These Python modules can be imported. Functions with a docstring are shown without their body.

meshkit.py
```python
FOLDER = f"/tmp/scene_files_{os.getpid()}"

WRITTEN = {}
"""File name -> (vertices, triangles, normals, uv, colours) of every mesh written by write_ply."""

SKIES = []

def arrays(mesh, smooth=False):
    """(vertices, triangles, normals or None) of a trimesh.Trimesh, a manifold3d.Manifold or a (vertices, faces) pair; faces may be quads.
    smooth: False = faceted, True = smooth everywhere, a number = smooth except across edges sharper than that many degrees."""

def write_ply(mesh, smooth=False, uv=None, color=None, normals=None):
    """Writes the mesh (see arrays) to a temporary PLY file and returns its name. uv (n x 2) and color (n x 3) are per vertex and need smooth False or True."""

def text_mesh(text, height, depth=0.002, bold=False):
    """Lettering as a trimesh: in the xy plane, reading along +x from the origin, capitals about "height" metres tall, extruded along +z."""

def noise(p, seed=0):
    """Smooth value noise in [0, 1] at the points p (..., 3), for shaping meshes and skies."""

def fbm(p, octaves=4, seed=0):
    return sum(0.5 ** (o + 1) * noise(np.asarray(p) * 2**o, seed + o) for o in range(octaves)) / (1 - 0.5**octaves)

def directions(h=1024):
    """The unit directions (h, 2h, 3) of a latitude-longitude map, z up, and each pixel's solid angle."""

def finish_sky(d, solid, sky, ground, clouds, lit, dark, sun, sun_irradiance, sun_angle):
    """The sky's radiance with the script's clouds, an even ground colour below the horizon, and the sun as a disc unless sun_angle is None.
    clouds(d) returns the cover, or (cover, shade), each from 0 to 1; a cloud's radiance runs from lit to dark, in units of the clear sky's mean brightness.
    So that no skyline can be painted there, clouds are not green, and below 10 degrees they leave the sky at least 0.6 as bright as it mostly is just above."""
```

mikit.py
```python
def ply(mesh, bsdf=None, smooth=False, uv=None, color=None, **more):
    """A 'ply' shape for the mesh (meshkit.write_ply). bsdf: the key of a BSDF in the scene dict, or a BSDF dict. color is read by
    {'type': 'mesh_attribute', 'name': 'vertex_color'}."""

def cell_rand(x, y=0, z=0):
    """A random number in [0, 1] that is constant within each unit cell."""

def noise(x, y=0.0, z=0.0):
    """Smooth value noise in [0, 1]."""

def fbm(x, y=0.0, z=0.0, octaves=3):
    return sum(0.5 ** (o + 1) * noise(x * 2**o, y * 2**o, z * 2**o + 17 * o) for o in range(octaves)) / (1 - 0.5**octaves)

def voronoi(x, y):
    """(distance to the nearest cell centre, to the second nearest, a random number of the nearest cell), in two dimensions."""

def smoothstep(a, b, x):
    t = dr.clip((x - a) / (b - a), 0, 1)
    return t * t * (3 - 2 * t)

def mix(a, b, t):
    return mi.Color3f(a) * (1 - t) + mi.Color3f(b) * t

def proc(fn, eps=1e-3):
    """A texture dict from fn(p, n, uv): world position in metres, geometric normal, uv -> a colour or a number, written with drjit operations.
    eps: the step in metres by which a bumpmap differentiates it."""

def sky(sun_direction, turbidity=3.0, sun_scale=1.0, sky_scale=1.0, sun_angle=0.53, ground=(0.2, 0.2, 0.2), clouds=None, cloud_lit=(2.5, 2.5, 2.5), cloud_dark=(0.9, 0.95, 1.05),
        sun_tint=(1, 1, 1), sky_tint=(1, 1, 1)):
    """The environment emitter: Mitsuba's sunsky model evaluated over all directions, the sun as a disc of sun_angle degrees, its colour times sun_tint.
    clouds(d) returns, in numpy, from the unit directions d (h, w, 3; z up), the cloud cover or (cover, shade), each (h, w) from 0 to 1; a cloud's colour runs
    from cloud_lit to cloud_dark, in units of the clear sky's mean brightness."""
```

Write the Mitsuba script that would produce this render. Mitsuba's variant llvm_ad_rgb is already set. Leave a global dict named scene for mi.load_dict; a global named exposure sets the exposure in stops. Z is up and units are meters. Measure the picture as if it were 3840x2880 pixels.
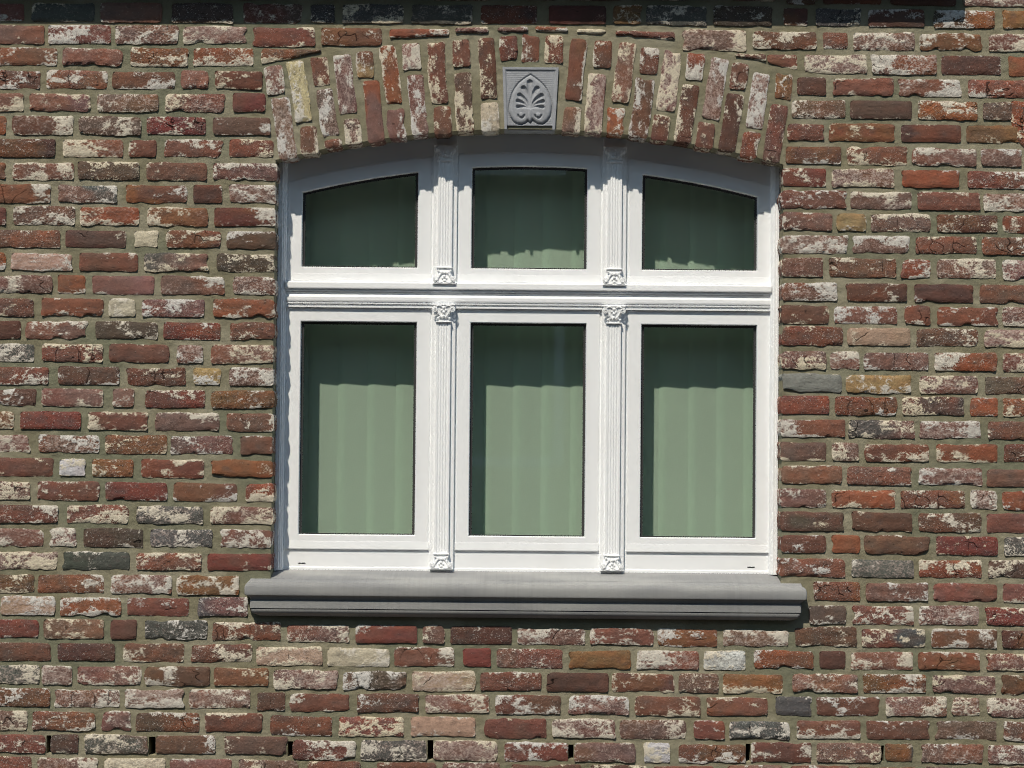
import math
import numpy as np
import drjit as dr
import mitsuba as mi
import trimesh
import shapely.geometry as sg
import mikit
import meshkit
from mikit import noise, fbm, smoothstep, mix

T = mi.ScalarTransform4f
scene, labels = {"type": "scene"}, {}

# ------------------------------------------------------------------ camera, sky, exposure
# metres; the wall face is y = 0, x runs right along the wall, z up, the camera stands in front at negative y
DIST, PITCH, ROLL, S = 6.5, math.radians(1.6), math.radians(0.52), 0.0008
FWD = np.array([0, math.cos(PITCH), math.sin(PITCH)])
RIGHT0 = np.array([1.0, 0, 0]); UP0 = np.cross(RIGHT0, FWD)
RIGHT = math.cos(ROLL) * RIGHT0 + math.sin(ROLL) * UP0
UP = -math.sin(ROLL) * RIGHT0 + math.cos(ROLL) * UP0
EYE = -FWD * DIST
scene["camera"] = {
    "type": "perspective", "fov": math.degrees(2 * math.atan(1920 * S / DIST)), "fov_axis": "x",
    "near_clip": 0.1, "far_clip": 2000.0,
    "to_world": T().look_at(origin=EYE.tolist(), target=[0, 0, 0], up=UP.tolist()),
}
SUN = (-0.335, -1.0, 1.42)
scene["sky_light"] = mikit.sky(SUN, turbidity=3, sky_scale=1.4, ground=(0.08, 0.08, 0.08), sun_tint=(0.90, 1.0, 1.15), sky_tint=(1.07, 1.06, 0.88))
exposure = 1.62


def wall_point(u, v, d=0.0):
    """Where the survey point (u, v), measured on the photograph, lies on the plane d metres behind the wall face."""
    r = FWD * DIST + ((u - 1920) * S) * RIGHT - ((v - 1440) * S) * UP
    q = EYE + r * (d - EYE[1]) / r[1]
    return q[0], q[2]


def lin(c):
    c = np.asarray(c, float) / 255
    return np.where(c < 0.04045, c / 12.92, ((c + 0.055) / 1.055) ** 2.4)


def rgb(*c):
    return {"type": "rgb", "value": [float(x) for x in c]}


rng = np.random.default_rng(7)

# ------------------------------------------------------------------ surveyed bricks
# one line per stretch of a course: left, right, centre height, thickness (survey units), look code
COURSES = """
-94 30 -43 71 m3, 55 278 -43 71 r3, 308 527 -42 71 d2, 557 776 -41 71 m4, 806 1034 -40 71 b2, 1064 1283 -40 71 m3
1218 1432 -39 70 r2, 1462 1586 -39 70 m4, 1616 1835 -38 70 b3, 1865 2084 -38 70 d1
2114 2333 -37 70 m3, 2362 2576 -35 70 g2, 2606 2716 -34 70 r3, 2745 2909 -33 70 m4
2949 3058 -21 70 b2, 3088 3307 -19 70 r3, 3337 3585 -15 70 d1, 3615 3859 -12 70 m5
-20 90 46 70 m2, 117 351 46 70 g3, 378 609 47 70 m3, 642 873 48 70 k2b, 915 1134 49 70 m4
1164 1256 50 69 g2, 1283 1514 51 69 g4, 1542 1773 52 69 g4, 1803 2014 52 69 d1
2059 2273 55 71 d1, 2300 2407 56 71 n3, 2422 2651 57 71 g4, 2676 2895 59 71 k1
2939 3028 62 67 d2, 3061 3227 64 67 g2, 3255 3466 67 67 d3, 3503 3732 70 67 kx4l, 3759 3909 72 67 n2
-60 167 127 67 m2, 182 415 127 67 r7, 430 666 128 67 m5, 689 930 129 67 m6
947 1181 136 67 r3, 1203 1432 137 67 r3
2559 2798 150 75 m6
2822 3061 149 63 r5, 3086 3180 152 63 r2, 3202 3429 154 63 m6, 3449 3685 157 63 n4, 3705 3933 160 63 r8
-5 214 211 67 b2, 234 458 212 67 m4, 487 706 213 67 n4, 724 952 213 67 o5
3014 3250 238 70 m7, 3267 3511 241 70 mo6l, 3531 3754 244 70 d1, 3782 3933 247 70 o1
-75 152 298 66 r3, 174 403 298 66 r3, 423 656 299 66 b4, 679 781 300 66 m3, 806 982 300 66 r3
2989 3098 322 66 d1, 3123 3349 325 66 r2, 3369 3605 328 66 r7r, 3630 3884 331 66 r4
-139 90 382 67 m4, 109 343 383 67 m4, 363 594 384 67 m5, 619 845 385 67 m5l, 873 995 385 67 c1
2969 3170 407 66 m5, 3188 3419 410 66 d1, 3441 3667 413 66 o3, 3685 3792 415 66 m1
-199 22 468 67 o1, 47 274 469 67 r7, 296 527 470 67 m5, 550 771 470 67 c2, 798 1014 471 67 m2
2954 3093 494 65 r3, 3110 3357 497 65 n3, 3379 3605 500 65 d1, 3625 3822 502 65 n1
-30 206 554 64 d1, 234 460 554 64 r7l, 485 584 555 64 r2, 614 835 555 64 r3, 860 1027 556 64 r3
2946 3153 581 66 d1, 3173 3404 584 66 r5, 3419 3662 587 66 m5, 3680 3832 589 66 m5
-199 22 639 66 o2, 47 276 640 66 r8, 293 522 640 66 k2, 550 776 641 66 r3, 798 1037 642 66 m4
2936 3098 664 67 c3, 3120 3354 667 67 m7, 3377 3598 670 67 o2, 3628 3884 673 67 r4r
-40 189 724 66 r2r, 219 438 725 66 mg5, 470 699 725 66 nb3, 724 833 726 66 d1, 858 1034 726 66 m6
2936 3175 747 66 r5, 3190 3419 750 66 m5t, 3439 3677 753 66 r2, 3692 3933 756 66 m6
-199 22 807 67 b2, 50 281 808 67 m4, 301 522 810 67 o6, 552 778 811 67 n4l, 803 1037 813 67 c4r
2934 3123 831 65 m2, 3140 3245 832 65 y2, 3265 3488 834 65 m3, 3513 3742 837 65 d2, 3764 3909 839 65 o3
-40 224 893 64 b3, 244 472 895 64 d1, 502 592 896 64 W8, 627 828 897 64 r3, 850 1037 898 64 b3
2936 3180 915 66 m6, 3198 3411 917 66 m5, 3434 3662 920 66 r1, 3685 3909 923 66 o2
-199 20 978 65 o3, 42 274 980 65 p6, 298 517 981 65 r2, 540 783 983 65 gm4, 811 1029 984 65 k2
2936 3086 1001 71 m4, 3110 3362 1003 71 b3, 3379 3491 1006 71 o6, 3516 3735 1008 71 m6, 3762 3909 1010 71 m7
-30 194 1065 66 m5, 216 321 1066 66 o2, 343 579 1067 66 m1, 607 843 1068 66 m4, 873 1029 1070 66 m6
2934 3140 1093 66 m5, 3173 3401 1096 66 d2, 3429 3650 1099 66 d1, 3675 3909 1101 66 b1
-50 127 1150 66 r2, 157 385 1152 66 r2, 408 510 1153 66 W8, 532 766 1154 66 m4, 798 1027 1156 66 o3
2934 3108 1178 67 b3, 3130 3364 1181 67 r6, 3391 3488 1183 67 r2, 3513 3745 1185 67 r4, 3762 3909 1187 67 m6
-149 77 1235 65 d1, 97 328 1236 65 m4, 358 592 1238 65 k3, 612 826 1239 65 c1, 860 1027 1241 65 r2
2936 3160 1259 67 r1, 3178 3414 1262 67 p3, 3436 3667 1265 67 b1, 3692 3933 1268 67 m7
-99 127 1321 67 g6, 157 385 1322 67 r4t, 408 634 1324 67 b1, 664 761 1325 67 m6, 793 1027 1326 67 m5
2931 3096 1350 67 m5, 3115 3220 1351 67 m6, 3240 3481 1354 67 m3, 3503 3737 1356 67 o5l, 3762 3933 1359 67 r8
-50 182 1407 65 r3, 219 448 1408 65 d1, 472 694 1410 65 r1, 726 828 1411 65 y5, 860 1024 1412 65 m6
2934 3155 1435 66 G1, 3173 3419 1438 66 y4, 3449 3667 1441 66 m6, 3695 3933 1444 66 k1
-50 134 1489 66 b4l, 154 390 1490 66 m4, 420 502 1492 66 m3, 540 768 1494 66 c1, 793 1022 1496 66 n2
2934 3110 1518 67 c1, 3130 3362 1520 67 r1, 3386 3615 1523 67 bk3l, 3640 3742 1525 67 o5, 3762 3933 1527 67 o6
-174 50 1574 65 r5, 75 303 1576 65 c0, 328 554 1578 65 b5, 582 823 1580 65 m3, 848 1022 1582 65 r4
2934 3168 1605 68 b5, 3183 3431 1608 68 gm4, 3446 3680 1610 68 m6, 3705 3933 1613 68 r1
-124 112 1662 67 m8, 142 370 1664 67 m5, 395 624 1666 67 r2, 639 870 1668 67 m4, 900 1022 1670 67 b2
2931 3098 1692 67 m2, 3120 3222 1694 67 m5, 3245 3488 1696 67 r4, 3513 3742 1699 67 o3, 3764 3933 1701 67 b1
-50 199 1750 66 r2, 221 321 1752 66 V9, 343 500 1753 66 n2, 530 763 1755 66 r4, 788 1017 1757 66 o1
2929 3158 1781 66 m3, 3178 3419 1784 66 r3, 3441 3682 1787 66 m6, 3700 3933 1790 66 m2
-124 114 1838 68 m6, 139 373 1840 68 r4, 393 629 1842 68 c5, 651 888 1845 68 b3, 922 1017 1846 68 o5b
2934 3101 1866 68 m4, 3120 3357 1869 68 o4, 3377 3618 1872 68 r2, 3640 3740 1874 68 m7, 3759 3933 1876 68 o5
-50 219 1926 67 r5, 251 480 1928 67 r6, 510 761 1930 67 g5, 788 1017 1932 67 m5
2931 3165 1953 70 k1, 3193 3421 1956 70 b1, 3444 3680 1959 70 b4, 3702 3933 1961 70 r2
-75 162 2013 67 m5, 184 286 2014 67 m8, 313 537 2016 67 k3, 562 798 2018 67 g5, 826 1014 2020 67 r6
2934 3096 2039 68 r3, 3120 3225 2041 68 o0, 3242 3486 2043 68 b1, 3511 3742 2046 68 c1, 3767 3933 2049 68 g4
-25 214 2100 66 m8, 234 485 2102 66 g2, 510 756 2105 66 r6, 778 1017 2107 66 c1
2924 3168 2127 68 r2, 3193 3426 2130 68 g6, 3446 3680 2132 68 o4t, 3705 3933 2135 68 k3
-124 132 2186 69 b2, 142 388 2188 69 r4, 413 644 2190 69 m6, 664 895 2193 69 n5
3051 3225 2216 67 r3, 3250 3481 2219 67 m3, 3503 3740 2221 67 r2, 3764 3933 2223 67 r3
2 206 2270 68 p7, 226 453 2272 68 o6, 477 706 2274 68 r2, 741 930 2276 68 gm4
3033 3173 2304 68 k3, 3195 3426 2306 68 r4, 3446 3670 2308 68 m7l, 3695 3933 2311 68 c4
-75 144 2356 70 c3, 164 390 2358 70 m4, 415 512 2360 70 d1, 540 776 2362 70 g3, 798 1052 2364 70 r3
1074 1310 2375 64 m5, 1335 1564 2378 64 c1, 1586 1663 2379 64 m4, 1688 1919 2381 64 d1
1939 2195 2386 62 m5, 2213 2449 2388 62 r5, 2466 2690 2390 62 n4, 2713 2959 2393 62 m6
2981 3212 2388 67 b2, 3230 3469 2391 67 rg4, 3493 3740 2394 67 r6, 3757 3933 2396 67 d1
-75 191 2442 67 d1, 216 430 2445 67 d0, 458 689 2447 67 b3, 714 942 2449 67 r5
962 1208 2459 69 p5, 1226 1462 2462 69 W9, 1479 1703 2464 69 r4, 1735 1840 2466 69 c0
1860 2111 2469 69 m4, 2131 2364 2472 69 n0, 2387 2618 2474 69 mr5l, 2640 2795 2476 69 V9
2827 3051 2473 67 o3, 3073 3170 2475 67 d0, 3190 3424 2477 67 m5, 3444 3675 2479 67 n2, 3697 3933 2482 67 m5
-50 147 2529 70 g6, 157 269 2530 70 m7, 286 527 2532 70 m5, 545 788 2534 70 b4, 803 1007 2537 70 r3
1027 1266 2548 71 m7l, 1288 1529 2550 71 bk6l, 1546 1780 2553 71 p7
1802 2031 2556 70 r3, 2049 2282 2558 70 d0, 2295 2529 2560 70 r5, 2546 2695 2562 70 m4, 2713 2934 2564 70 n5b
2971 3217 2561 69 m4, 3237 3474 2563 69 n4, 3498 3737 2566 69 m5, 3754 3933 2568 69 n2
-50 186 2614 67 b3, 204 448 2616 67 m6, 465 689 2618 67 m7, 711 940 2621 67 m6
962 1069 2632 67 d0, 1089 1320 2634 67 r3, 1340 1571 2636 67 b2, 1594 1835 2638 67 m5
1860 2103 2642 71 b3, 2126 2359 2645 71 m6, 2382 2626 2647 71 r5, 2648 2879 2649 71 r3
2907 3043 2645 70 g3, 3063 3297 2647 70 r3, 3322 3551 2649 70 m5, 3570 3675 2651 70 m6, 3700 3933 2653 70 m6
-124 102 2701 70 m5, 122 361 2704 70 r3, 383 490 2705 70 m4, 510 746 2707 70 b1, 766 982 2709 70 r2
1014 1246 2720 69 d3, 1270 1514 2723 69 r5, 1539 1783 2725 69 p3
1817 2049 2730 70 b1, 2071 2307 2732 70 m6, 2325 2573 2735 70 m5, 2603 2717 2736 70 r4, 2735 2959 2738 70 g4
2989 3227 2734 70 r5b, 3250 3488 2737 70 r3, 3508 3737 2740 70 m4, 3762 3933 2742 70 r4
-124 169 2786 68 r1, 191 293 2788 68 d1, 313 554 2790 68 gm5, 584 808 2792 68 b3, 840 1077 2795 68 m2
1099 1338 2811 72 r5r, 1353 1599 2813 72 g5, 1626 1865 2815 72 m7
1894 2131 2819 71 r6, 2153 2382 2821 71 m4, 2414 2514 2823 71 V9, 2546 2797 2825 71 r3
2817 3041 2820 69 r3, 3063 3304 2822 69 m4, 3319 3421 2824 69 ng1, 3451 3687 2826 69 m5, 3705 3933 2829 69 m5
-99 117 2873 67 r4, 139 366 2875 67 m5, 393 617 2878 67 W7, 637 868 2880 67 m3, 893 1114 2882 67 m4
1154 1350 2892 69 r3, 1412 1636 2894 69 r2, 1661 1875 2896 69 m5
1919 2178 2902 69 b2, 2213 2427 2904 69 d3, 2451 2675 2907 69 r4
2730 2934 2904 68 m3, 2964 3188 2906 68 r3, 3212 3441 2909 68 b2, 3471 3685 2911 68 m5, 3710 3933 2914 68 r3
"""
# arch bricks: top x y, bottom x y, width, look
VOUSSOIRS = "1024 249 1037 353 70 m4, 1049 366 1080 581 65 m5, 1106 231 1140 455 64 Y9, 1154 475 1160 569 64 r3, 1197 213 1209 321 64 r3, 1216 331 1243 511 65 m5, 1248 522 1252 554 64 r3, 1282 203 1307 425 65 m5, 1317 445 1326 541 62 m5, 1366 191 1370 292 64 yb4, 1390 302 1412 526 62 mo1, 1451 170 1479 393 61 o3, 1483 407 1491 511 67 m2, 1538 163 1545 261 66 m7, 1554 279 1575 506 61 m4, 1634 158 1647 384 66 r4, 1656 399 1660 501 66 b2, 1728 147 1733 250 66 r3, 1734 274 1745 495 64 r5, 1822 143 1834 369 62 d2, 1834 384 1839 488 66 W8, 1907 133 1907 230 65 r3, 1992 128 1991 231 66 r2, 2079 133 2075 236 69 r3, 2173 144 2149 374 61 r2b, 2146 399 2139 491 64 m3, 2262 150 2254 254 67 b2, 2244 277 2223 496 67 m6t, 2353 160 2324 387 66 m4, 2312 404 2304 504 65 o3, 2439 179 2432 277 69 d2, 2420 293 2390 516 70 r4, 2528 191 2497 413 69 m7, 2486 432 2472 531 64 r5, 2612 201 2601 299 65 o5l, 2592 318 2555 547 64 d1, 2700 218 2663 447 65 m6, 2651 459 2638 559 64 r2, 2779 239 2765 337 62 r4, 2759 351 2723 581 65 d2, 2857 275 2826 480 62 m7, 2821 497 2806 594 65 o3, 2943 278 2934 374 61 n1, 2924 393 2890 617 65 br1"
# cut bricks over the arch: left, right, top at left and right, bottom at left and right, look
WEDGES = "1459 1683 109 110 145 133 o4, 1706 1830 102 102 124 122 m6, 1860 1984 100 100 119 117 m5, 2007 2129 97 102 114 117 o5, 2159 2283 107 110 127 133 W7, 2305 2529 115 125 133 152 r2, 975 1203 183 187 244 193 b1, 2760 2872 201 203 211 230 r2, 2875 2989 203 205 233 261 r3, 3794 3899 378 383 502 617 o2"

LOOKS = {  # sRGB appearance in sun of the fired clay
    "r": (123, 79, 66), "o": (144, 84, 60), "b": (110, 78, 64), "d": (94, 63, 55), "m": (124, 91, 82), "c": (120, 63, 57),
    "g": (88, 87, 84), "y": (160, 128, 92), "n": (132, 90, 60), "k": (90, 76, 66), "p": (175, 140, 122), "x": (165, 95, 62),
    "W": (196, 184, 164), "V": (214, 212, 214), "Y": (205, 190, 150), "G": (138, 136, 130)}
TONE = np.array([0.84, 0.90, 0.90])
BRICKS = []      # dicts: corner data in the wall plane
TABLE = []       # per brick numbers read by the brick material


def add_look(code, cx, cz, hw, hh, ang):
    digit = int(next(c for c in code if c.isdigit()))
    pos = code[code.index(str(digit)) + 1:]
    head = code[:code.index(str(digit))]
    a = lin(LOOKS[head[0]]); b = lin(LOOKS[head[1]]) if len(head) > 1 else a
    j = 1 + 0.12 * rng.standard_normal()
    tone_of = np.array([0.90, 0.89, 0.86]) if code[0] in 'WVY' else TONE
    a, b = a * j * tone_of, b * j * tone_of
    hue = rng.standard_normal(3) * (0.015 if code[0] in 'WVYG' else 0.05)
    a, b = a * (1 + hue), b * (1 + hue)
    if len(head) == 1:   # most bricks run into a second fired tone
        tone = rng.choice(["d", "r", "b", "n", "k", "c", "o"]) if head[0] in "rodbmcnkx" else head[0]
        b = 0.55 * b + 0.45 * lin(LOOKS[tone]) * TONE
    if head[0] in "WVYG":
        cover, haze = digit / 10 * 0.35, 0.1
    elif head[0] in "mpg":
        cover, haze = digit * 0.052, 0.27 + digit * 0.10
    else:
        cover, haze = digit * 0.058, 0.22 + digit * 0.078
    bx = {"l": -1, "r": 1}.get(pos[:1], 0); bz = {"t": 1, "b": -1}.get(pos[:1], 0)
    if not pos and rng.random() < 0.5:
        bx, bz = rng.uniform(-0.5, 0.5), rng.uniform(-0.6, 0.6)
    warm = rng.uniform(0, 1)
    split = rng.choice([-1, 1]) * 0.5 if len(head) == 1 else 1.2
    TABLE.append([cx, cz, hw, hh, math.cos(ang), math.sin(ang), *a, *b, split, cover, haze, bx * 0.16, bz * 0.16, warm, rng.uniform(0, 90)])
    return len(TABLE) - 1


def norm_quantile(p):
    p = np.clip(p, 0.003, 0.997)
    t = np.sqrt(-2 * np.log(np.minimum(p, 1 - p)))
    z = t - (2.30753 + 0.27061 * t) / (1 + 0.99229 * t + 0.04481 * t * t)
    return np.where(p < 0.5, -z, z)


def brick_mesh(hw, hh, seed, idx, nx, nz, proud, back, rough=1.0, taper=None):
    """A worn brick: ragged rounded face standing proud of the joints, sides running back into the wall. Local u along, w up, depth d behind the face."""
    u, w = np.meshgrid(np.linspace(-1, 1, nx + 1) * hw, np.linspace(-1, 1, nz + 1) * hh)
    u, w = u.ravel(), w.ravel()
    eu, ew = np.abs(u) / hw, np.abs(w) / hh
    r = 0.0085
    du, dw = np.abs(u) - (hw - r), np.abs(w) - (hh - r)
    ln = np.hypot(du, dw)
    k = (du > 0) & (dw > 0) & (ln > r)
    u = np.where(k, np.sign(u) * (hw - r + du * r / np.maximum(ln, 1e-9)), u)
    w = np.where(k, np.sign(w) * (hh - r + dw * r / np.maximum(ln, 1e-9)), w)
    s3 = np.stack([u, w, np.full_like(u, seed * 3.7)], 1)
    wob = meshkit.noise(s3 * [30, 30, 1], 1) - 0.5
    fine = meshkit.noise(s3 * [95, 95, 1], 2) - 0.5
    chip = np.clip(meshkit.noise(s3 * [22, 22, 1], 3) - 0.72, 0, 1) * 0.03
    du, dw = hw - np.abs(u), hh - np.abs(w)
    cu, cw = np.exp(-(du / 0.012) ** 2), np.exp(-(dw / 0.008) ** 2)
    su, sw = np.sign(u), np.sign(w)
    u2 = u + su * cu * (wob * 0.0075 + fine * 0.004 - chip * 1.1) * rough
    w2 = w + sw * cw * (wob * 0.0055 + fine * 0.0032 - chip * (1 - 0.4 * sw)) * rough
    edge = np.minimum(du, dw)
    fall = np.clip(1 - edge / 0.0045, 0, 1)
    relief = (meshkit.fbm(s3 * [45, 60, 1], 3, 5) - 0.5) * 0.0052 * rough
    d = -proud + fall ** 2 * 0.0032 - relief + np.clip(meshkit.noise(s3 * [18, 30, 1], 6) - 0.7, 0, 1) * 0.012 * rough
    bow = (meshkit.noise(np.stack([u * 8, u * 0, np.full_like(u, seed * 1.9)], 1), 8) - 0.5) * 0.0045 * rough
    w2 = w2 + bow
    if taper is not None:   # (w at left top, right top, left bottom, right bottom)
        f = (u2 + hw) / (2 * hw)
        top, bot = taper[0] + (taper[1] - taper[0]) * f, taper[2] + (taper[3] - taper[2]) * f
        g = (w2 + hh) / (2 * hh)
        w2 = bot + (top - bot) * g
    v = np.stack([u2, w2, d], 1)
    i = np.arange((nx + 1) * (nz + 1)).reshape(nz + 1, nx + 1)
    a, b, c, e = i[:-1, :-1].ravel(), i[:-1, 1:].ravel(), i[1:, 1:].ravel(), i[1:, :-1].ravel()
    f = np.vstack([np.stack([a, b, c], 1), np.stack([a, c, e], 1)])
    ring = np.concatenate([i[0, :-1], i[:-1, -1], i[-1, :0:-1], i[:0:-1, 0]])
    n0, m = len(v), len(ring)
    rim, deep = v[ring].copy(), v[ring].copy()
    deep[:, 2] = back
    v = np.vstack([v, rim, deep])
    q = np.arange(m); p = (q + 1) % m
    f = np.vstack([f, np.stack([n0 + q, n0 + m + q, n0 + m + p], 1), np.stack([n0 + q, n0 + m + p, n0 + p], 1)])
    return v, f


def place(v, cx, cz, ang):
    c, s = math.cos(ang), math.sin(ang)
    return np.stack([cx + v[:, 0] * c - v[:, 1] * s, v[:, 2], cz + v[:, 0] * s + v[:, 1] * c], 1)


XL, XR = -0.714, 0.807            # jambs of the opening
XC, ZI, RI = 0.0475, 0.764, 2.95  # intrados: centre, crown height, radius


def intrados(x, dz=0.0):
    return ZI + dz - RI + np.sqrt(RI ** 2 - (x - XC) ** 2)


def parse(text, n):
    t = text.replace(",", " ").split()
    return [([float(q) for q in t[i:i + n - 1]], t[i + n - 1]) for i in range(0, len(t), n)]


seed = 0
for line in COURSES.strip().splitlines():
    for (u0, u1, v, h), code in parse(line, 5):
        slope = 0.0
        (xa, za), (xb, zb) = wall_point(u0, v), wall_point(u1, v + (u1 - u0) * 0.0091)
        ta, tb = wall_point(u0, v - h / 2)[1], wall_point(u0, v + h / 2)[1]
        cx, cz, hw, hh = (xa + xb) / 2, (za + zb) / 2 + 0.0, (xb - xa) / 2, (ta - tb) / 2
        seed += 1
        back, x0, x1 = 0.03, cx - hw, cx + hw
        if abs(x1 - XL) < 0.03 and -0.57 < cz < 0.66:
            back, x1 = 0.10, XL + rng.uniform(-0.002, 0.001)
        if abs(x0 - XR) < 0.03 and -0.60 < cz < 0.66:
            back, x0 = 0.10, XR + rng.uniform(-0.001, 0.002)
        BRICKS.append(dict(cx=(x0 + x1) / 2, cz=cz, hw=(x1 - x0) / 2, hh=hh * rng.uniform(0.95, 1.05), ang=rng.normal(0, 0.004), code=code, back=back,
                           px=max(0, min(u1, 3840) - max(u0, 0)) * max(0, min(v + h / 2, 2880) - max(v - h / 2, 0)), kind="wall"))
for (u0, u1, a, b, c, d), code in parse(WEDGES, 7):
    um = (u0 + u1) / 2
    (x0, _), (x1, _) = wall_point(u0, a), wall_point(u1, b)
    zs = [wall_point(q, r)[1] for q, r in ((u0, a), (u1, b), (u0, c), (u1, d))]
    cz = sum(zs) / 4
    BRICKS.append(dict(cx=(x0 + x1) / 2, cz=cz, hw=(x1 - x0) / 2, hh=(zs[0] + zs[1] - zs[2] - zs[3]) / 4, ang=0.0, code=code, back=0.03,
                       taper=[q - cz for q in zs], px=(u1 - u0) * (c + d - a - b) / 2, kind="wall"))
for (u0, v0, u1, v1, wd), code in parse(VOUSSOIRS, 6):
    (x0, z0), (x1, z1) = wall_point(u0, v0), wall_point(u1, v1)
    soffit = z1 < intrados(x1) + 0.03
    if soffit:   # the foot of the brick ends at the arch curve
        k = (z0 - intrados(x1) + rng.uniform(-0.004, 0.004)) / (z0 - z1)
        x1, z1 = x0 + (x1 - x0) * k, z0 + (z1 - z0) * k
    ln = math.hypot(x1 - x0, z1 - z0)
    ang = math.atan2(z0 - z1, x0 - x1)
    BRICKS.append(dict(cx=(x0 + x1) / 2, cz=(z0 + z1) / 2, hw=ln / 2, hh=wd * S / 2 * 1.01, ang=ang, code=code, back=0.10 if soffit else 0.03, px=1e9, kind="arch"))

# the wall goes on beyond the surveyed part in the same bond
inside = [b for b in BRICKS if b["kind"] == "wall"]
def fill_course(z, xa, xb, hh=0.0258):
    x = xa - rng.uniform(0, 0.2)
    while x < xb:
        ln = 0.182 if rng.random() < 0.82 else 0.085
        x1 = min(x + ln, xb)
        if x1 - max(x, xa) > 0.03:
            BRICKS.append(dict(cx=(max(x, xa) + x1) / 2, cz=z, hw=(x1 - max(x, xa)) / 2, hh=hh, ang=rng.normal(0, 0.004),
                               code=rng.choice(["r3", "m4", "d1", "m5", "b2", "o3", "r5", "k2", "g4", "n2", "m6", "c2"]), back=0.03, px=0, kind="far"))
        x += ln + 0.019
WXL, WXR, WZB, WZT = -2.7, 2.7, -2.1, 1.95
cs = []
for line in COURSES.strip().splitlines():
    q = parse(line, 5)
    cs.append((q[0][0], q[-1][0]))
left_rows, right_rows = [], []
for a, b in cs:
    if a[0] < 40:
        left_rows.append(a)
    if b[1] > 3790:
        right_rows.append(b)
for a in left_rows:
    x, z = wall_point(a[0], a[2]); fill_course(z, WXL, x - 0.018)
for b in right_rows:
    x, z = wall_point(b[1], b[2]); fill_course(z, x + 0.018, WXR)
zlo = min(wall_point(a[0], a[2])[1] for a in left_rows + right_rows)
zhi = max(wall_point(a[0], a[2])[1] for a in left_rows + right_rows)
for k in range(1, 12):
    fill_course(zlo - 0.067 * k - 0.005, WXL, WXR)
for k in range(1, 10):
    fill_course(zhi + 0.067 * k + 0.003, WXL, WXR)

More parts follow.
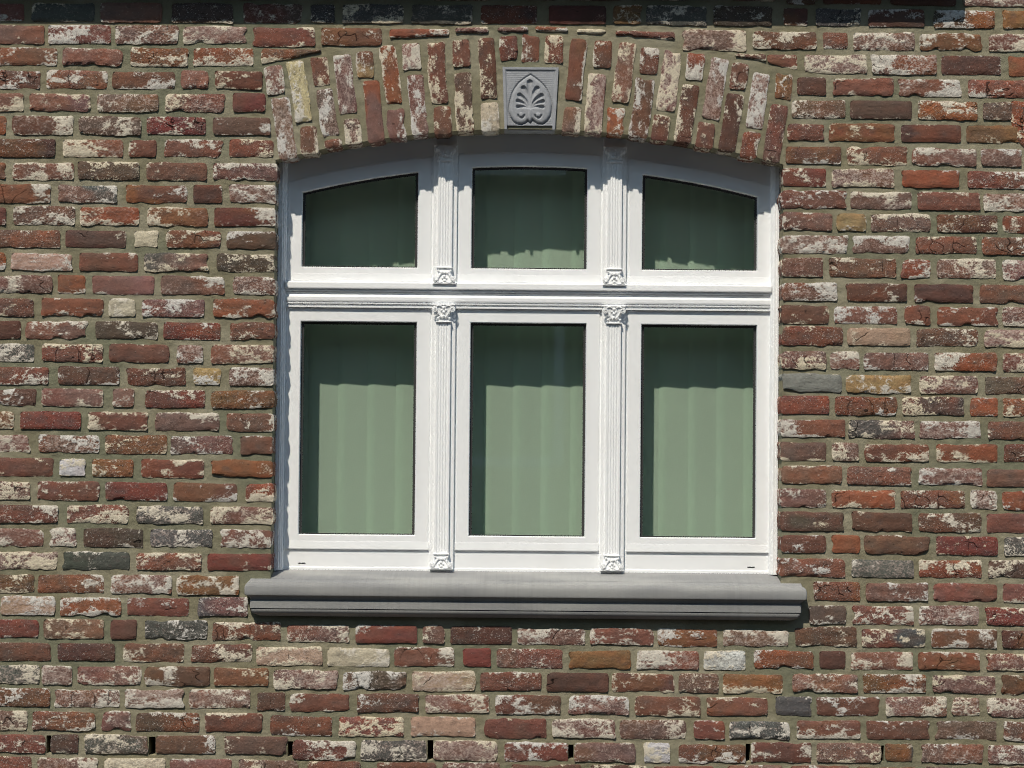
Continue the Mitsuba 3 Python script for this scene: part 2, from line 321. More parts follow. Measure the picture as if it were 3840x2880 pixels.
# ------------------------------------------------------------------ materials
CREAM, CREAM2, LILAC = lin((206, 194, 170)), lin((200, 196, 190)), lin((176, 158, 149))
for b in BRICKS:
    b["idx"] = add_look(b["code"] if b["kind"] != "arch" else "".join(str(min(9, int(c) + 1)) if c.isdigit() else c for c in b["code"]), b["cx"], b["cz"], b["hw"], b["hh"], b["ang"])
NC = len(TABLE[0])
tab = np.array(TABLE)
# cover and haze become thresholds of the noise they are compared with
tab[:, 13] = 0.5 - 0.125 * norm_quantile(tab[:, 13])
tab[:, 14] = np.clip(tab[:, 14], 0, 0.95)
DATA = mi.Float(np.ascontiguousarray(tab.ravel(), dtype=np.float32))


def brick_fields(p, uv):
    i = mi.UInt32(dr.clip(dr.floor(mi.Float(uv.x)), 0, len(TABLE) - 1)) * NC
    g = lambda k: dr.gather(mi.Float, DATA, i + k)
    x, z, c, s = p.x - g(0), p.z - g(1), g(4), g(5)
    lx, lz = x * c + z * s, z * c - x * s
    sd = g(18)
    a, b = lx / g(2), lz / g(3)
    y = p.y * 40 + sd
    # wash: patches with ragged feathered borders, more along the arrises
    big = fbm(lx * 22 + sd, lz * 40 + sd, y, 2)
    small = fbm(lx * 115 + sd, lz * 160, y, 2)
    grit = noise(lx * 330 + sd, lz * 380, y)
    rim = dr.maximum(dr.abs(b) ** 5 * 0.09, dr.abs(a) ** 9 * 0.06)
    f = big * 0.60 + small * 0.27 + grit * 0.13 + a * g(15) + b * g(16) + rim
    white = smoothstep(g(13) - 0.05, g(13) + 0.075, f)
    d1, d2, r = mikit.voronoi(lx * 17 + sd, lz * 13 + big * 1.5)
    crack = smoothstep(0.045, 0.01, d2 - d1) * smoothstep(0.74, 0.80, noise(lx * 11 + sd, lz * 16, sd + 3))
    return i, g, lx, lz, a, b, y, sd, big, small, grit, white, crack


def brick_color(p, n, uv):
    i, g, lx, lz, a, b, y, sd, big, small, grit, white, crack = brick_fields(p, uv)
    A, B = mi.Color3f(g(6), g(7), g(8)), mi.Color3f(g(9), g(10), g(11))
    tone = fbm(lx * 13 + sd * 2, lz * 20 + 5, y, 2)
    base = mix(A, B, smoothstep(0.36, 0.64, tone + a * 0.22 * g(12)))
    mott = fbm(lx * 48 + sd * 3, lz * 75, y + 4, 2)
    base = mix(base, mi.Color3f(0.085, 0.062, 0.055), 0.42 * smoothstep(0.54, 0.84, mott))       # kiln-dark clouds
    drift = (noise(lx * 34 + sd, lz * 46, sd + 11) - 0.5) * dr.clip(1.5 * (g(6) - g(8)) / g(6) - 0.1, 0, 1) * dr.clip((0.40 - g(6)) * 10, 0, 1)
    base = base * mi.Color3f(1 + 0.38 * drift, 1 - 0.06 * drift, 1 - 0.32 * drift)
    base = base * (0.62 + 0.38 * grit + 0.34 * small)
    base = base * (1 - 0.6 * smoothstep(0.72, 0.86, fbm(lx * 95, lz * 150 + sd, y, 2)))         # pits
    h = g(14)
    haze = smoothstep(0.80 - 0.5 * h, 1.12 - 0.5 * h, big * 0.34 + small * 0.34 + grit * 0.32) * (0.4 + 0.5 * h)
    base = mix(base, mi.Color3f(*LILAC.tolist()), dr.clip(haze + 0.05, 0, 0.85)) * 0.95
    speck = noise(lx * 520 + sd, lz * 520, y + 9)
    base = mix(base, mi.Color3f(*CREAM2.tolist()), 0.8 * smoothstep(0.84, 0.92, speck))         # lime specks
    w = mix(mi.Color3f(*CREAM.tolist()), mi.Color3f(*CREAM2.tolist()), g(17)) * (0.70 + 0.36 * grit)
    base = mix(base, w, white * (0.66 + 0.34 * smoothstep(0.3, 0.5, small)))
    return base * (1 - 0.75 * crack)


def brick_bump(p, n, uv):
    i, g, lx, lz, a, b, y, sd, big, small, grit, white, crack = brick_fields(p, uv)
    return small * 0.9 + grit * 0.35 + white * 0.25 - crack * 1.2


def matte(color, rough=0.9, spec=0.2, **more):
    return {"type": "principled", "base_color": color, "roughness": rough, "specular": spec, **more}


scene["brick_clay"] = {"type": "twosided", "b": {"type": "bumpmap", "t": mikit.proc(brick_bump, 0.0012), "scale": 0.0022, "b": matte(mikit.proc(brick_color), 0.92, 0.12)}}


def mortar_color(p, n, uv):
    a = fbm(p.x * 9, p.z * 9, p.y * 9, 3)
    s = noise(p.x * 420, p.z * 420, p.y * 420)
    m = fbm(p.x * 70, p.z * 70, p.y * 70, 2)
    c = mix(mi.Color3f(*lin((117, 112, 92)).tolist()), mi.Color3f(*lin((132, 127, 109)).tolist()), smoothstep(0.3, 0.7, a))
    c = mix(c, mi.Color3f(*lin((109, 109, 91)).tolist()), smoothstep(0.5, 0.75, fbm(p.x * 4 + 9, p.z * 5, 0, 2)))
    return c * (0.88 + 0.22 * s + 0.22 * m)


def mortar_bump(p, n, uv):
    return fbm(p.x * 38, p.z * 60, p.y * 40, 3) * 1.2 + noise(p.x * 330, p.z * 330, p.y * 330) * 0.25


scene["mortar_sand"] = {"type": "twosided", "b": {"type": "bumpmap", "t": mikit.proc(mortar_bump, 0.0015), "scale": 0.004, "b": matte(mikit.proc(mortar_color), 0.95, 0.1)}}


def pvc_color(p, n, uv):
    dirt = smoothstep(0.45, 0.8, fbm(p.x * 7, p.z * 3, p.y * 5, 3))
    return mix(mi.Color3f(0.81, 0.82, 0.825), mi.Color3f(0.78, 0.785, 0.785), dirt)


scene["white_pvc"] = {"type": "twosided", "b": matte(mikit.proc(pvc_color), 0.30, 0.5)}


def stone_color(p, n, uv):
    comb = noise(p.x * 520, p.z * 28, p.y * 6)
    wide = fbm(p.x * 3.5, p.z * 14, p.y * 10, 3)
    streak = smoothstep(0.62, 0.85, noise(p.x * 170, p.z * 14, 3.0)) * smoothstep(0.45, 0.65, fbm(p.x * 3 + 4, 0, 0, 2))
    c = mix(mi.Color3f(0.245, 0.247, 0.25), mi.Color3f(0.335, 0.335, 0.325), smoothstep(0.3, 0.7, wide))
    return c * (0.80 + 0.07 * comb) * (1 - 0.05 * streak)


scene["blue_stone"] = {"type": "twosided", "b": {"type": "bumpmap", "t": mikit.proc(lambda p, n, uv: noise(p.x * 500, p.z * 30, p.y * 20) + 0.8 * fbm(p.x * 60, p.z * 60, p.y * 60, 2), 0.0015), "scale": 0.0006,
                                                       "b": matte(mikit.proc(stone_color), 0.75, 0.3)}}
scene["carved_stone"] = {"type": "twosided", "b": matte(mikit.proc(lambda p, n, uv: mi.Color3f(0.295, 0.305, 0.325) * (0.85 + 0.3 * fbm(p.x * 90, p.z * 90, p.y * 90, 3))), 0.8, 0.25)}
scene["black_rubber"] = {"type": "twosided", "b": matte(rgb(0.035, 0.036, 0.036), 0.6, 0.3)}
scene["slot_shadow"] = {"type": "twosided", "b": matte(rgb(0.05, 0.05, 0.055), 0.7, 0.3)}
scene["window_glass"] = {"type": "thindielectric", "int_ior": 1.5, "specular_transmittance": rgb(0.92, 0.93, 0.87)}


def fabric_color(p, n, uv):
    weave = 0.94 + 0.06 * noise(p.x * 700, p.z * 900, 0) + 0.05 * fbm(p.x * 8, p.z * 2.5, 0, 2)
    return mi.Color3f(0.70, 0.825, 0.755) * weave


scene["blind_fabric"] = {"type": "principledthin", "base_color": mikit.proc(fabric_color), "roughness": 0.9, "diff_trans": 1.15, "spec_trans": 0.0, "eta": 1.4}
scene["plaster"] = {"type": "twosided", "b": matte(rgb(0.25, 0.245, 0.22), 0.95, 0.1)}
scene["street_ground"] = {"type": "twosided", "b": matte(mikit.proc(lambda p, n, uv: mi.Color3f(0.075, 0.073, 0.07) * (0.8 + 0.4 * fbm(p.x * 3, p.y * 3, 0, 3))), 0.95, 0.1)}

# ------------------------------------------------------------------ helpers


def key_for(name):
    if name not in scene:
        return name
    k = 1
    while f"{name}_{k:03d}" in scene:
        k += 1
    return f"{name}_{k:03d}"


def put(name, mesh, bsdf, **kw):
    k = key_for(name)
    scene[k] = mikit.ply(mesh, bsdf, **kw)
    return k


def quads(v, f):
    return np.asarray(v, float), np.asarray(f, int)


def join(parts):
    vs, fs, n = [], [], 0
    for m in parts:
        v, f = (np.asarray(m.vertices), np.asarray(m.faces)) if hasattr(m, "vertices") else m
        f = np.asarray(f)
        if f.shape[1] == 4:
            f = np.vstack([f[:, [0, 1, 2]], f[:, [0, 2, 3]]])
        vs.append(v); fs.append(f + n); n += len(v)
    return np.vstack(vs), np.vstack(fs)


def loft(rings, close=True):
    """rings: lists of equally many 3-D points, joined ring to ring."""
    v = np.vstack([np.asarray(r, float) for r in rings]); m = len(rings[0]); f = []
    for k in range(len(rings) - 1):
        for i in range(m if close else m - 1):
            j = (i + 1) % m
            f.append([k * m + i, k * m + j, (k + 1) * m + j, (k + 1) * m + i])
    return v, np.array(f)


def box(x0, x1, y0, y1, z0, z1, bevel=0.001):
    b = min(bevel, (x1 - x0) / 3, (z1 - z0) / 3, (y1 - y0) / 3)
    if b <= 0:
        m = trimesh.creation.box(extents=[x1 - x0, y1 - y0, z1 - z0]); m.apply_translation([(x0 + x1) / 2, (y0 + y1) / 2, (z0 + z1) / 2]); return m
    pts = []
    for sx in (0, 1):
        for sy in (0, 1):
            for sz in (0, 1):
                c = np.array([(x0, x1)[sx], (y0, y1)[sy], (z0, z1)[sz]]); g = np.array([1 - 2 * sx, 1 - 2 * sy, 1 - 2 * sz]) * b
                for k in range(3):
                    o = g.copy(); o[k] = 0; pts.append(c + o)
    return trimesh.convex.convex_hull(np.array(pts))


def prism_xz(poly, y0, y1):
    """A shapely polygon in (x, z) as a solid between y0 and y1."""
    m = trimesh.creation.extrude_polygon(poly, y1 - y0, engine="earcut")
    v = np.asarray(m.vertices)
    return np.stack([v[:, 0], y0 + v[:, 2], v[:, 1]], 1), np.asarray(m.faces)[:, ::-1]


def sweep_x(profile, x0, x1):
    """profile: (y, z) points, drawn along x, ends capped."""
    a = [[x0, y, z] for y, z in profile]; b = [[x1, y, z] for y, z in profile]
    v, f = loft([a, b], close=False)
    return v, f


def sweep_z(profile, z0, z1):
    """profile: (x, y) points; z0 and z1 numbers or functions of x."""
    g = lambda z, x: z(x) if callable(z) else z
    return loft([[[x, y, g(z0, x)] for x, y in profile], [[x, y, g(z1, x)] for x, y in profile]], close=False)


def tube(points, radius, sides=6):
    p = np.asarray(points, float); t = np.gradient(p, axis=0); t /= np.linalg.norm(t, axis=1, keepdims=True) + 1e-12
    a = np.cross(t, [0, 1.0, 0.02]); a /= np.linalg.norm(a, axis=1, keepdims=True) + 1e-12
    b = np.cross(t, a); r = np.broadcast_to(radius, (len(p),))
    return loft([[p[k] + r[k] * (math.cos(q) * a[k] + math.sin(q) * b[k]) for q in np.arange(sides) * 2 * math.pi / sides] for k in range(len(p))])


def ball(c, r):
    m = trimesh.creation.icosphere(subdivisions=1); m.apply_scale(r); m.apply_translation(c)
    return m


# ------------------------------------------------------------------ the wall
arc_x = np.linspace(XL - 0.004, XR + 0.004, 40)
opening = sg.Polygon([(XL - 0.004, -0.62), (XR + 0.004, -0.62)] + [(x, intrados(x, 0.0055)) for x in arc_x[::-1]])
WEEPS = [(173, 190, 2758, 2826), (557, 582, 2764, 2833), (1078, 1098, 2780, 2838), (1603, 1624, 2776, 2852), (2131, 2151, 2793, 2848), (2797, 2815, 2790, 2858), (3305, 3316, 2796, 2858)]
weeps = []
for u0, u1, v0, v1 in WEEPS:
    (x0, z1), (x1, z0) = wall_point(u0, v0), wall_point(u1, v1)
    weeps.append(sg.box(x0, z0, x1, z1))
face = sg.box(WXL, WZB, WXR, WZT).difference(opening)
for w in weeps:
    face = face.difference(w)
REC = 0.0045
front = prism_xz(face, REC, 0.10)
backing = prism_xz(sg.box(WXL, WZB, WXR, WZT).difference(opening), 0.101, 0.28)
put("brick_wall__mortar", join([front, backing]), "mortar_sand")

order = sorted((b for b in BRICKS if b["kind"] == "wall"), key=lambda b: -b["px"])
named = {id(b) for b in order[:300]}
rest_v, rest_f, rest_uv, count = [], [], [], 0
for b in BRICKS:
    far = b["kind"] == "far"
    nx = max(5, int(b["hw"] * 2 / (0.02 if far else 0.0075))); nz = 3 if far else max(5, int(b["hh"] * 2 / 0.0075))
    v, f = brick_mesh(b["hw"], b["hh"], b["idx"] + 1, b["idx"], nx, nz, 0.0005 + 0.003 * rng.random(), b["back"], 0.6 if b["code"][0] in "cd" else 1.0, b.get("taper"))
    v = place(v, b["cx"], b["cz"], b["ang"])
    uv = np.tile([b["idx"] + 0.5, 0.5], (len(v), 1))
    if b["kind"] == "arch":
        put("brick_wall__arch__brick", (v, f), "brick_clay", smooth=True, uv=uv)
    elif id(b) in named:
        put("brick_wall__brick", (v, f), "brick_clay", smooth=True, uv=uv)
    else:
        rest_v.append(v); rest_f.append(f + count); rest_uv.append(uv); count += len(v)
k = put("brick_wall__brickwork", (np.vstack(rest_v), np.vstack(rest_f)), "brick_clay", smooth=True, uv=np.vstack(rest_uv))
labels[k] = {"kind": "stuff", "label": "remaining cut and edge bricks of the same weathered wall"}
# overhang above the picture whose shadow crosses the top courses
PROJ = 0.085
cornice = box(WXL, 1.358 - 0.335 * PROJ, -PROJ, 0.0, 1.0812 + 1.42 * PROJ, 1.0812 + 1.42 * PROJ + 0.16, 0.008)
cv = np.array(cornice.vertices); cv[:, 2] += 0.0063 * cv[:, 0]
put("brick_wall__cornice", (cv, np.asarray(cornice.faces)), "blue_stone")
# room behind the window
rx0, rx1, rz0, rz1, ry = -1.3, 1.4, -1.4, 1.2, 2.6
room = trimesh.creation.box(extents=[rx1 - rx0, ry - 0.281, rz1 - rz0]); room.apply_translation([(rx0 + rx1) / 2, (ry + 0.281) / 2, (rz0 + rz1) / 2])
keep = room.triangles_center[:, 1] > 0.2811
put("brick_wall__room_lining", (np.asarray(room.vertices), np.asarray(room.faces)[keep][:, ::-1]), "plaster")
labels["brick_wall"] = {"kind": "thing", "label": "weathered red brick wall with old whitewash stains and a shallow brick arch over the window", "category": "wall"}

# ------------------------------------------------------------------ the window
W = "arched_window"
FACE, RAIL = 0.112, 0.1168


def head(x, top, rad):
    return top - rad + np.sqrt(rad ** 2 - (x - XC) ** 2)


def outline(x0, x1, z0, top, off, n=20):
    xs = np.linspace(x1 - off, x0 + off, n)
    zt = top(xs) - off * 1.02 if callable(top) else np.full(n, top - off)
    return [(x0 + off, z0 + off), (x1 - off, z0 + off)] + list(zip(xs, zt))


def ring(x0, x1, z0, top, off, d):
    return [[x, d, z] for x, z in outline(x0, x1, z0, top, off)]


sash_top = lambda x: head(x, 0.7145, 2.84)
COLS = [(-0.690, -0.249, 0.0445), (-0.171, 0.2685, 0.0440), (0.3505, 0.790, 0.0445)]
for upper in (True, False):
    for x0, x1, w in COLS:
        z0, top = (0.3125, sash_top) if upper else (-0.5045, 0.2330)
        wt = w
        rings = [ring(x0, x1, z0, top, o, d) for o, d in ((0, RAIL + 0.004), (0, FACE + 0.0055), (0.0006, FACE + 0.0034), (0.0016, FACE + 0.0017), (0.0030, FACE + 0.0006), (0.0048, FACE), (w - 0.0026, FACE), (w - 0.0016, FACE + 0.0008), (w, FACE + 0.0125), (w, FACE + 0.03))]
        drip = sweep_x([(FACE + 0.0003, z0 + 0.0245), (FACE - 0.0004, z0 + 0.0235), (FACE - 0.0022, z0 + 0.002), (FACE - 0.0018, z0), (FACE + 0.004, z0 - 0.0004)], x0 + 0.001, x1 - 0.001)
        ends = [([[x, FACE + 0.0003, z0 + 0.0245], [x, FACE - 0.0022, z0 + 0.002], [x, FACE - 0.0018, z0], [x, FACE + 0.004, z0]], [[0, 1, 2, 3]]) for x in (x0 + 0.001, x1 - 0.001)]
        k = put(W + "__sash", join([loft(rings), drip] + [quads(*e) for e in ends]), "white_pvc")
        gd = FACE + 0.0132
        put(k + "__gasket", loft([ring(x0, x1, z0 - (0.0042 if o > w else 0), top, o, d) for o, d in ((w - 0.0008, gd + 0.003), (w - 0.0008, gd + 0.0010), (w + 0.0074, gd + 0.0010), (w + 0.0074, gd + 0.006))]), "black_rubber")
        pane = sg.Polygon(outline(x0, x1, z0, top, w + 0.0005))
        tri = trimesh.creation.triangulate_polygon(pane, engine="earcut")
        put(k + "__pane", (np.stack([tri[0][:, 0], np.full(len(tri[0]), gd + 0.0035), tri[0][:, 1]], 1), np.asarray(tri[1])), "window_glass")

hole = lambda c, up: sg.Polygon(outline(c[0], c[1], 0.3125 if up else -0.5045, sash_top if up else 0.2345, 0.030))
xs = np.linspace(XL - 0.02, XR + 0.02, 40)
plate = sg.Polygon([(XL - 0.02, -0.59), (XR + 0.02, -0.59)] + [(x, intrados(x, 0.03)) for x in xs[::-1]])
for c in COLS:
    plate = plate.difference(hole(c, True)).difference(hole(c, False))
put(W + "__frame", prism_xz(plate, RAIL, 0.165), "white_pvc")
top_z = lambda x: intrados(x, 0.012)
jl = [(-0.7165, 0.119), (-0.7165, 0.083), (-0.7105, 0.083), (-0.7100, 0.0855), (-0.7075, 0.0855), (-0.7070, 0.0835), (-0.7035, 0.0835), (-0.7025, 0.090), (-0.6985, 0.090), (-0.6975, 0.094), (-0.6935, 0.0965), (-0.6925, 0.119)]
put(W + "__jamb_moulding", sweep_z(jl, -0.569, top_z), "white_pvc")
mir = XL + XR - 0.0005
put(W + "__jamb_moulding", join([sweep_z([(mir - x, y) for x, y in jl], -0.569, top_z)]), "white_pvc")
bl = [(RAIL + 0.001, -0.5585), (0.1140, -0.5605), (0.1135, -0.5720), (RAIL + 0.004, -0.5725)]
put(W + "__bottom_bead", sweep_x(bl, -0.6925, 0.7865), "white_pvc")
tr = [(0.121, 0.3127), (0.112, 0.3122), (0.0905, 0.3085), (0.0885, 0.3065), (0.0880, 0.2925), (0.0885, 0.2900), (0.0980, 0.2865), (0.0955, 0.2850), (0.0955, 0.2820), (0.1030, 0.2800), (0.1010, 0.2770), (0.1040, 0.2725),
      (0.1000, 0.2705), (0.0975, 0.2640), (0.0975, 0.2545), (0.0985, 0.2505), (0.1020, 0.2500), (0.1020, 0.2466), (0.0998, 0.2460), (0.0998, 0.2436), (0.1060, 0.2430), (0.1060, 0.2376), (0.1025, 0.2370), (0.1025, 0.2322), (0.121, 0.2316)]
put(W + "__transom", sweep_x(tr, -0.6932, 0.7872), "white_pvc")
cover = lambda c: [(c - 0.0362, 0.1195), (c - 0.0362, 0.1035), (c - 0.0352, 0.1025), (c - 0.0300, 0.1022), (c - 0.0295, 0.1032), (c - 0.0285, 0.1022), (c + 0.0285, 0.1022), (c + 0.0295, 0.1032), (c + 0.0300, 0.1022),
                   (c + 0.0352, 0.1025), (c + 0.0362, 0.1035), (c + 0.0362, 0.1195)]


def fluted(c):
    pts = [(c - 0.0222, 0.103), (c - 0.0222, 0.0915), (c - 0.0214, 0.0905), (c - 0.0165, 0.0905)]
    for k in range(4):
        a, m = c - 0.0155 + k * 0.0080, 0.0070
        pts += [(a + m * (0.5 - 0.5 * math.cos(q)), 0.0905 + 0.0024 * math.sin(q)) for q in np.linspace(0, math.pi, 8)]
    return pts + [(c + 0.0168, 0.0905), (c + 0.0214, 0.0905), (c + 0.0222, 0.0915), (c + 0.0222, 0.103)]


def capital(c, zt, zb):
    """Leafy capital: abacus at zt, neck at zb (below zt; swap them for the foot of the shaft)."""
    h = zt - zb; up = 1 if h > 0 else -1; H = abs(h); Z = lambda q: zb + up * H * q
    def slab(q0, q1, half, y):
        a, b = sorted((Z(q0), Z(q1))); return box(c - half, c + half, y, 0.103, a, b, 0.0012)
    parts = [slab(0.92, 1.0, 0.0355, 0.0815), slab(0.0, 0.07, 0.0245, 0.0845)]
    bell = []
    for q, half, y in ((0.05, 0.0205, 0.0895), (0.35, 0.0215, 0.0885), (0.62, 0.0245, 0.0860), (0.80, 0.0300, 0.0845), (0.93, 0.0335, 0.0835)):
        bell.append([[c - half, 0.103, Z(q)], [c - half, y + 0.004, Z(q)], [c - half * 0.7, y, Z(q)], [c + half * 0.7, y, Z(q)], [c + half, y + 0.004, Z(q)], [c + half, 0.103, Z(q)]])
    parts.append(loft(bell, close=False))
    for s in (-1, 1):
        cx, cz = c + s * 0.0262, Z(0.70)
        th = np.linspace(0, 3.4 * math.pi, 22)
        rad = 0.0088 * (1 - th / (4.4 * math.pi))
        parts.append(tube(np.stack([cx + s * rad * np.sin(th), 0.0815 - 0.0008 * th / 3, cz + up * rad * np.cos(th)], 1), np.linspace(0.0022, 0.0016, 22)))
        t = np.linspace(0, 1, 10)
        parts.append(tube(np.stack([c + s * (0.004 + 0.0205 * t), 0.0835 + 0 * t, Z(0.28) + up * H * (0.62 * t ** 1.7)], 1), np.linspace(0.0014, 0.0024, 10)))
        parts.append(tube(np.stack([c + s * (0.0225 - 0.016 * t), 0.0815 + 0 * t, Z(0.86) + up * H * 0.06 * np.sin(t * 3.1)], 1), 0.0017))
        for q, dx, r in ((0.30, 0.0105, 0.0042), (0.22, 0.0185, 0.0036), (0.46, 0.0165, 0.0036)):
            parts.append(ball([c + s * dx, 0.0872, Z(q)], r))
    for dx, q, r in ((0, 0.80, 0.0050), (0, 0.55, 0.0048), (-0.006, 0.66, 0.0034), (0.006, 0.66, 0.0034), (0, 0.34, 0.0046), (0, 0.95, 0.0040)):
        parts.append(ball([c + dx, 0.0848, Z(q)], r))
    return join(parts)


for c, up in ((-0.2085, True), (0.3085, True), (-0.2100, False), (0.3085, False)):
    if up:
        put(W + "__mullion", sweep_z(cover(c), 0.3085, lambda x: intrados(x, 0.01)), "white_pvc")
        k = put(W + "__pilaster", sweep_z(fluted(c), 0.352, 0.684), "white_pvc")
        put(k + "__capital", capital(c, 0.7300, 0.6800), "white_pvc", smooth=35)
        put(k + "__base", capital(c, 0.3045, 0.3570), "white_pvc", smooth=35)
    else:
        put(W + "__mullion", sweep_z(cover(c), -0.5700, 0.2325), "white_pvc")
        k = put(W + "__pilaster", sweep_z(fluted(c), -0.518, 0.190), "white_pvc")
        put(k + "__capital", capital(c, 0.2440, 0.1880), "white_pvc", smooth=35)
        put(k + "__base", capital(c, -0.5625, -0.5140), "white_pvc", smooth=35)
for x in (-0.6355, 0.7335):
    put(W + "__drain_slot", box(x - 0.0115, x + 0.0115, RAIL - 0.0012, RAIL + 0.004, -0.5508, -0.5470, 0.001), "slot_shadow")
labels[W] = {"kind": "thing", "label": "white plastic six-light window with arched head, fluted pilasters and moulded transom", "category": "window"}

# ------------------------------------------------------------------ blind behind the glass
SLATS = [-0.722, -0.632, -0.541, -0.450, -0.361, -0.270, -0.179, -0.087, 0.003, 0.092, 0.182, 0.272, 0.365, 0.458, 0.550, 0.637, 0.720]
for x in SLATS:
    t = np.linspace(0, 1, 13)
    d = 0.2440 + 0.0068 * t + 0.0040 * np.maximum(0, 1 - t / 0.19) ** 2 + rng.normal(0, 0.0006)
    prof = list(zip(x + 0.114 * t, d)) + list(zip((x + 0.114 * t)[::-1], (d + 0.0007)[::-1]))
    put("vertical_blind__slat", sweep_z(prof + prof[:1], -0.600, 0.735), "blind_fabric", smooth=40)
put("vertical_blind__head_rail", box(-0.74, 0.83, 0.228, 0.272, 0.737, 0.775, 0.003), "white_pvc")
labels["vertical_blind"] = {"kind": "thing", "label": "pale green vertical slat blind hanging closed behind the window glass", "category": "blind"}

# ------------------------------------------------------------------ the sill
prof = [(0.036, -0.5970), (0.0415, -0.5995), (0.0465, -0.6045), (0.0488, -0.6120), (0.0492, -0.6220), (0.0490, -0.6310), (0.0475, -0.6350), (0.0445, -0.6372), (0.0405, -0.6385), (0.0365, -0.6420), (0.0325, -0.6470), (0.0300, -0.6515),
        (0.0340, -0.6524), (0.0340, -0.6745), (0.0335, -0.6750), (0.0295, -0.6752), (0.0295, -0.6775), (0.0315, -0.6778), (0.0312, -0.6820), (0.0285, -0.6880), (0.0220, -0.6930), (0.0120, -0.6965), (0.0060, -0.6990), (0.0, -0.7000)]
SXL, SXR = -0.790, 0.883


def sill_ring(p, z, zb=None):
    i = 0.0492 - p
    c = 0.006 if p > 0.02 else 0.001
    xl, xr, zb = SXL + i, SXR - i, z if zb is None else zb
    return [[xl, 0.05, zb], [xl, 0.0, zb], [xl, -p + c, z], [xl + c * 0.3, -p + c * 0.3, z], [xl + c, -p, z], [xr - c, -p, z], [xr - c * 0.3, -p + c * 0.3, z], [xr, -p + c, z], [xr, 0.0, zb], [xr, 0.05, zb]]


rings = [sill_ring(*q) for q in prof]
top = sill_ring(0.036, -0.5970, -0.5895)
for k in (0, 9):
    top[k][2] = -0.5895
rings = [top] + rings[1:]
nose = loft(rings, close=False)
cap_v = np.array(top)
cap_f = np.array([[1, 2, 7, 8], [2, 3, 6, 7], [3, 4, 5, 6], [0, 1, 8, 9]])
# the tread runs back between the jambs to the frame
n = 24
tx = np.linspace(XL - 0.003, XR + 0.003, n)
tread = loft([[[x, -0.001, -0.5892] for x in tx], [[x, 0.04, -0.5815] for x in tx], [[x, 0.1148, -0.5674] for x in tx]], close=False)
put("window_sill", join([nose, (cap_v, cap_f), tread]), "blue_stone", smooth=32)
labels["window_sill"] = {"kind": "thing", "label": "moulded grey stone sill with rounded nose under the white window", "category": "window sill"}

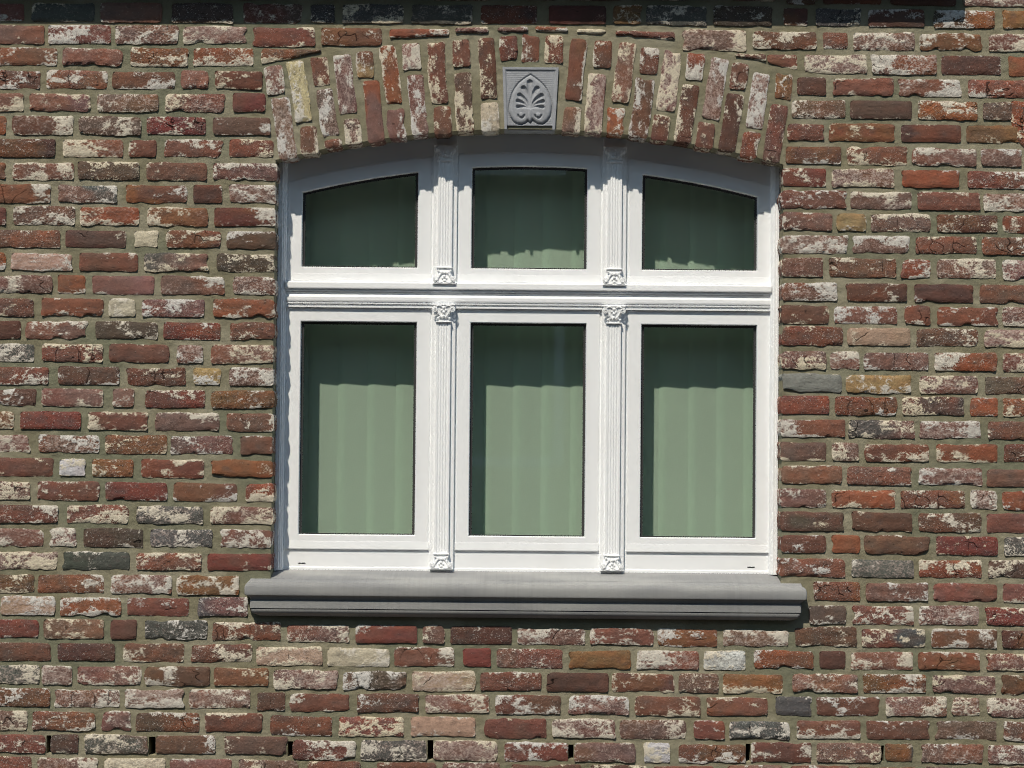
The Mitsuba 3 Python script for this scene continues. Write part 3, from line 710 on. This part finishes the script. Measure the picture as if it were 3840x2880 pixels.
# ------------------------------------------------------------------ the carved block at the crown of the arch
def carved_block():
    # drawn in 0.13 mm units, x from the middle, y down from the top edge
    nx, ny = 120, 132
    sx, ty = np.meshgrid(np.linspace(0, 1, nx), np.linspace(0, 1, ny))
    Y = 135 + ty * 1440
    XA, XB = 150 + (Y - 150) / 1410 * 55, 1445 - (Y - 150) / 1425 * 72
    X = XA + (XB - XA) * sx
    step = lambda a, b, q: (lambda t: t * t * (3 - 2 * t))(np.clip((q - a) / (b - a), 0, 1))
    rim = np.minimum(np.minimum(X - XA, XB - X), Y - 135)
    h = -30.0 * step(58, 84, rim)
    panel = step(70, 95, rim)
    h += panel * 3.8 * np.sin(Y * 2 * np.pi / 44)
    out = sg.Polygon([(800, 318), (880, 368), (960, 428), (1060, 512), (1140, 610), (1200, 720), (1250, 860), (1290, 1000), (1287, 1130), (1255, 1260), (1185, 1370), (1085, 1440), (985, 1432), (905, 1385), (855, 1345), (800, 1415), (742, 1362),
                      (700, 1410), (605, 1450), (505, 1440), (420, 1390), (352, 1290), (312, 1180), (318, 1060), (345, 900), (390, 740), (450, 620), (540, 500), (640, 420), (720, 362)])
    from shapely import points, distance, contains
    P = points(X.ravel(), Y.ravel())
    inside = contains(out, P).reshape(X.shape); dist = distance(out.exterior, P).reshape(X.shape)
    sd = np.where(inside, dist, -dist)
    k = step(-8, 26, sd)
    h = h * (1 - k) + k * (2 + 14 * step(20, 60, sd) + 8 * step(60, 160, sd))
    h = h - 34 * np.exp(-((sd + 14) / 13) ** 2)
    cut = np.zeros_like(h)
    for (tx, ty_), r in (((785, 500), 72), ((640, 632), 64), ((955, 637), 64), ((550, 795), 58), ((1056, 800), 58), ((512, 930), 50), ((1090, 935), 50), ((512, 1062), 44), ((1084, 1066), 44)):
        a, b = np.array([785 + (tx - 785) * 0.06, 1100.0]), np.array([tx, ty_], float)
        L = np.linalg.norm(b - a); u = (b - a) / L
        t = np.clip(((X - a[0]) * u[0] + (Y - a[1]) * u[1]) / L, 0, 1)
        bend = 0.10 * L * np.sin(t * np.pi) * np.sign(u[0]) * (abs(u[0]) > 0.05)
        q = np.hypot(X - a[0] - t * (b[0] - a[0]) - u[1] * bend, Y - a[1] - t * (b[1] - a[1]) + u[0] * bend)
        r = 15 + (r - 15) * t ** 0.85
        cut = np.maximum(cut, 58 * np.sqrt(np.clip(1 - (q / r) ** 2, 0, 1)) * (0.42 + 0.58 * t))
    h = h - cut
    for cx in (592, 985):
        q = np.hypot(X - cx, Y - 1245); low = step(-0.35, 0.25, (Y - 1245) / np.maximum(q, 1))
        h = h - 44 * np.exp(-((q - 72) / 18) ** 2) * low + 18 * step(64, 20, q)
    h = h + 16 * np.exp(-((X - 790) / 38) ** 2) * step(1000, 1120, Y) * step(1420, 1350, Y)
    h = np.where((Y > 1492) & (rim > 62), h - 170 * step(1490, 1504, Y), h)
    u = 0.0001302
    x, z, y = 0.0472 + (X - 797) * u, 0.9545 - (Y - 135) * u, -0.0055 - h * u
    v = np.stack([x.ravel(), y.ravel(), z.ravel()], 1)
    i = np.arange(nx * ny).reshape(ny, nx)
    f = np.stack([i[:-1, :-1].ravel(), i[1:, :-1].ravel(), i[1:, 1:].ravel(), i[:-1, 1:].ravel()], 1)
    edge = np.concatenate([i[0, :-1], i[:-1, -1], i[-1, :0:-1], i[:0:-1, 0]])
    a, b = v[edge].copy(), v[edge].copy(); b[:, 1] = 0.095
    m = len(edge); q = np.arange(m); p = (q + 1) % m
    v2 = np.vstack([a, b]); f2 = np.stack([q, p, m + p, m + q], 1)
    return join([(v, f), (v2, f2)])


put("carved_keystone", carved_block(), "carved_stone", smooth=50)
labels["carved_keystone"] = {"kind": "thing", "label": "small grey carved stone block with a raised palmette in the middle of the brick arch", "category": "keystone"}

# ------------------------------------------------------------------ ground
g = trimesh.creation.box(extents=[1200, 1200, 0.2]); g.apply_translation([0, -590, -4.6])
put("ground", (np.array([[-600, 30, -4.5], [-600, -1200, -4.5], [600, -1200, -4.5], [600, 30, -4.5]], float), np.array([[0, 1, 2, 3]])), "street_ground")
labels["ground"] = {"kind": "structure", "label": "grey street surface below the wall"}

# terrace across the street, seen only as the dark tone in the panes
scene["terrace_brick"] = {"type": "twosided", "b": matte(mikit.proc(lambda p, n, uv: mi.Color3f(0.13, 0.085, 0.07) * (0.8 + 0.4 * fbm(p.x * 6, p.z * 12, 0, 2))), 0.95, 0.1)}
scene["roof_tile"] = {"type": "twosided", "b": matte(rgb(0.06, 0.055, 0.055), 0.8, 0.2)}
for k in range(7):
    x0 = -42 + 12 * k
    h = 5.2 + 0.5 * ((k * 3) % 4)
    key = "terrace_house" if k == 0 else f"terrace_house_{k:03d}"
    put(key + "__wall", box(x0, x0 + 11.97, -23, -14, -4.5, h, 0.01), "terrace_brick")
    put(key + "__roof", trimesh.convex.convex_hull(np.array([[x, y, z] for x in (x0, x0 + 11.97) for y, z in ((-13.7, h + 0.002), (-23.3, h + 0.002), (-18.5, h + 3.2))])), "roof_tile")
    for i in range(3):
        for z in (-3.4, -0.4, 2.4):
            wx = x0 + 1.6 + 3.6 * i
            wk = put(key + "__window", box(wx, wx + 1.3, -14.05, -13.98, z, z + 1.7, 0.01), "white_pvc")
            put(wk + "__pane", box(wx + 0.1, wx + 1.2, -13.985, -13.97, z + 0.1, z + 1.6, 0.002), "black_rubber")
    labels[key] = {"kind": "thing", "label": "brick terrace house standing across the street behind the viewer", "category": "house", "group": "terrace houses across the street"}
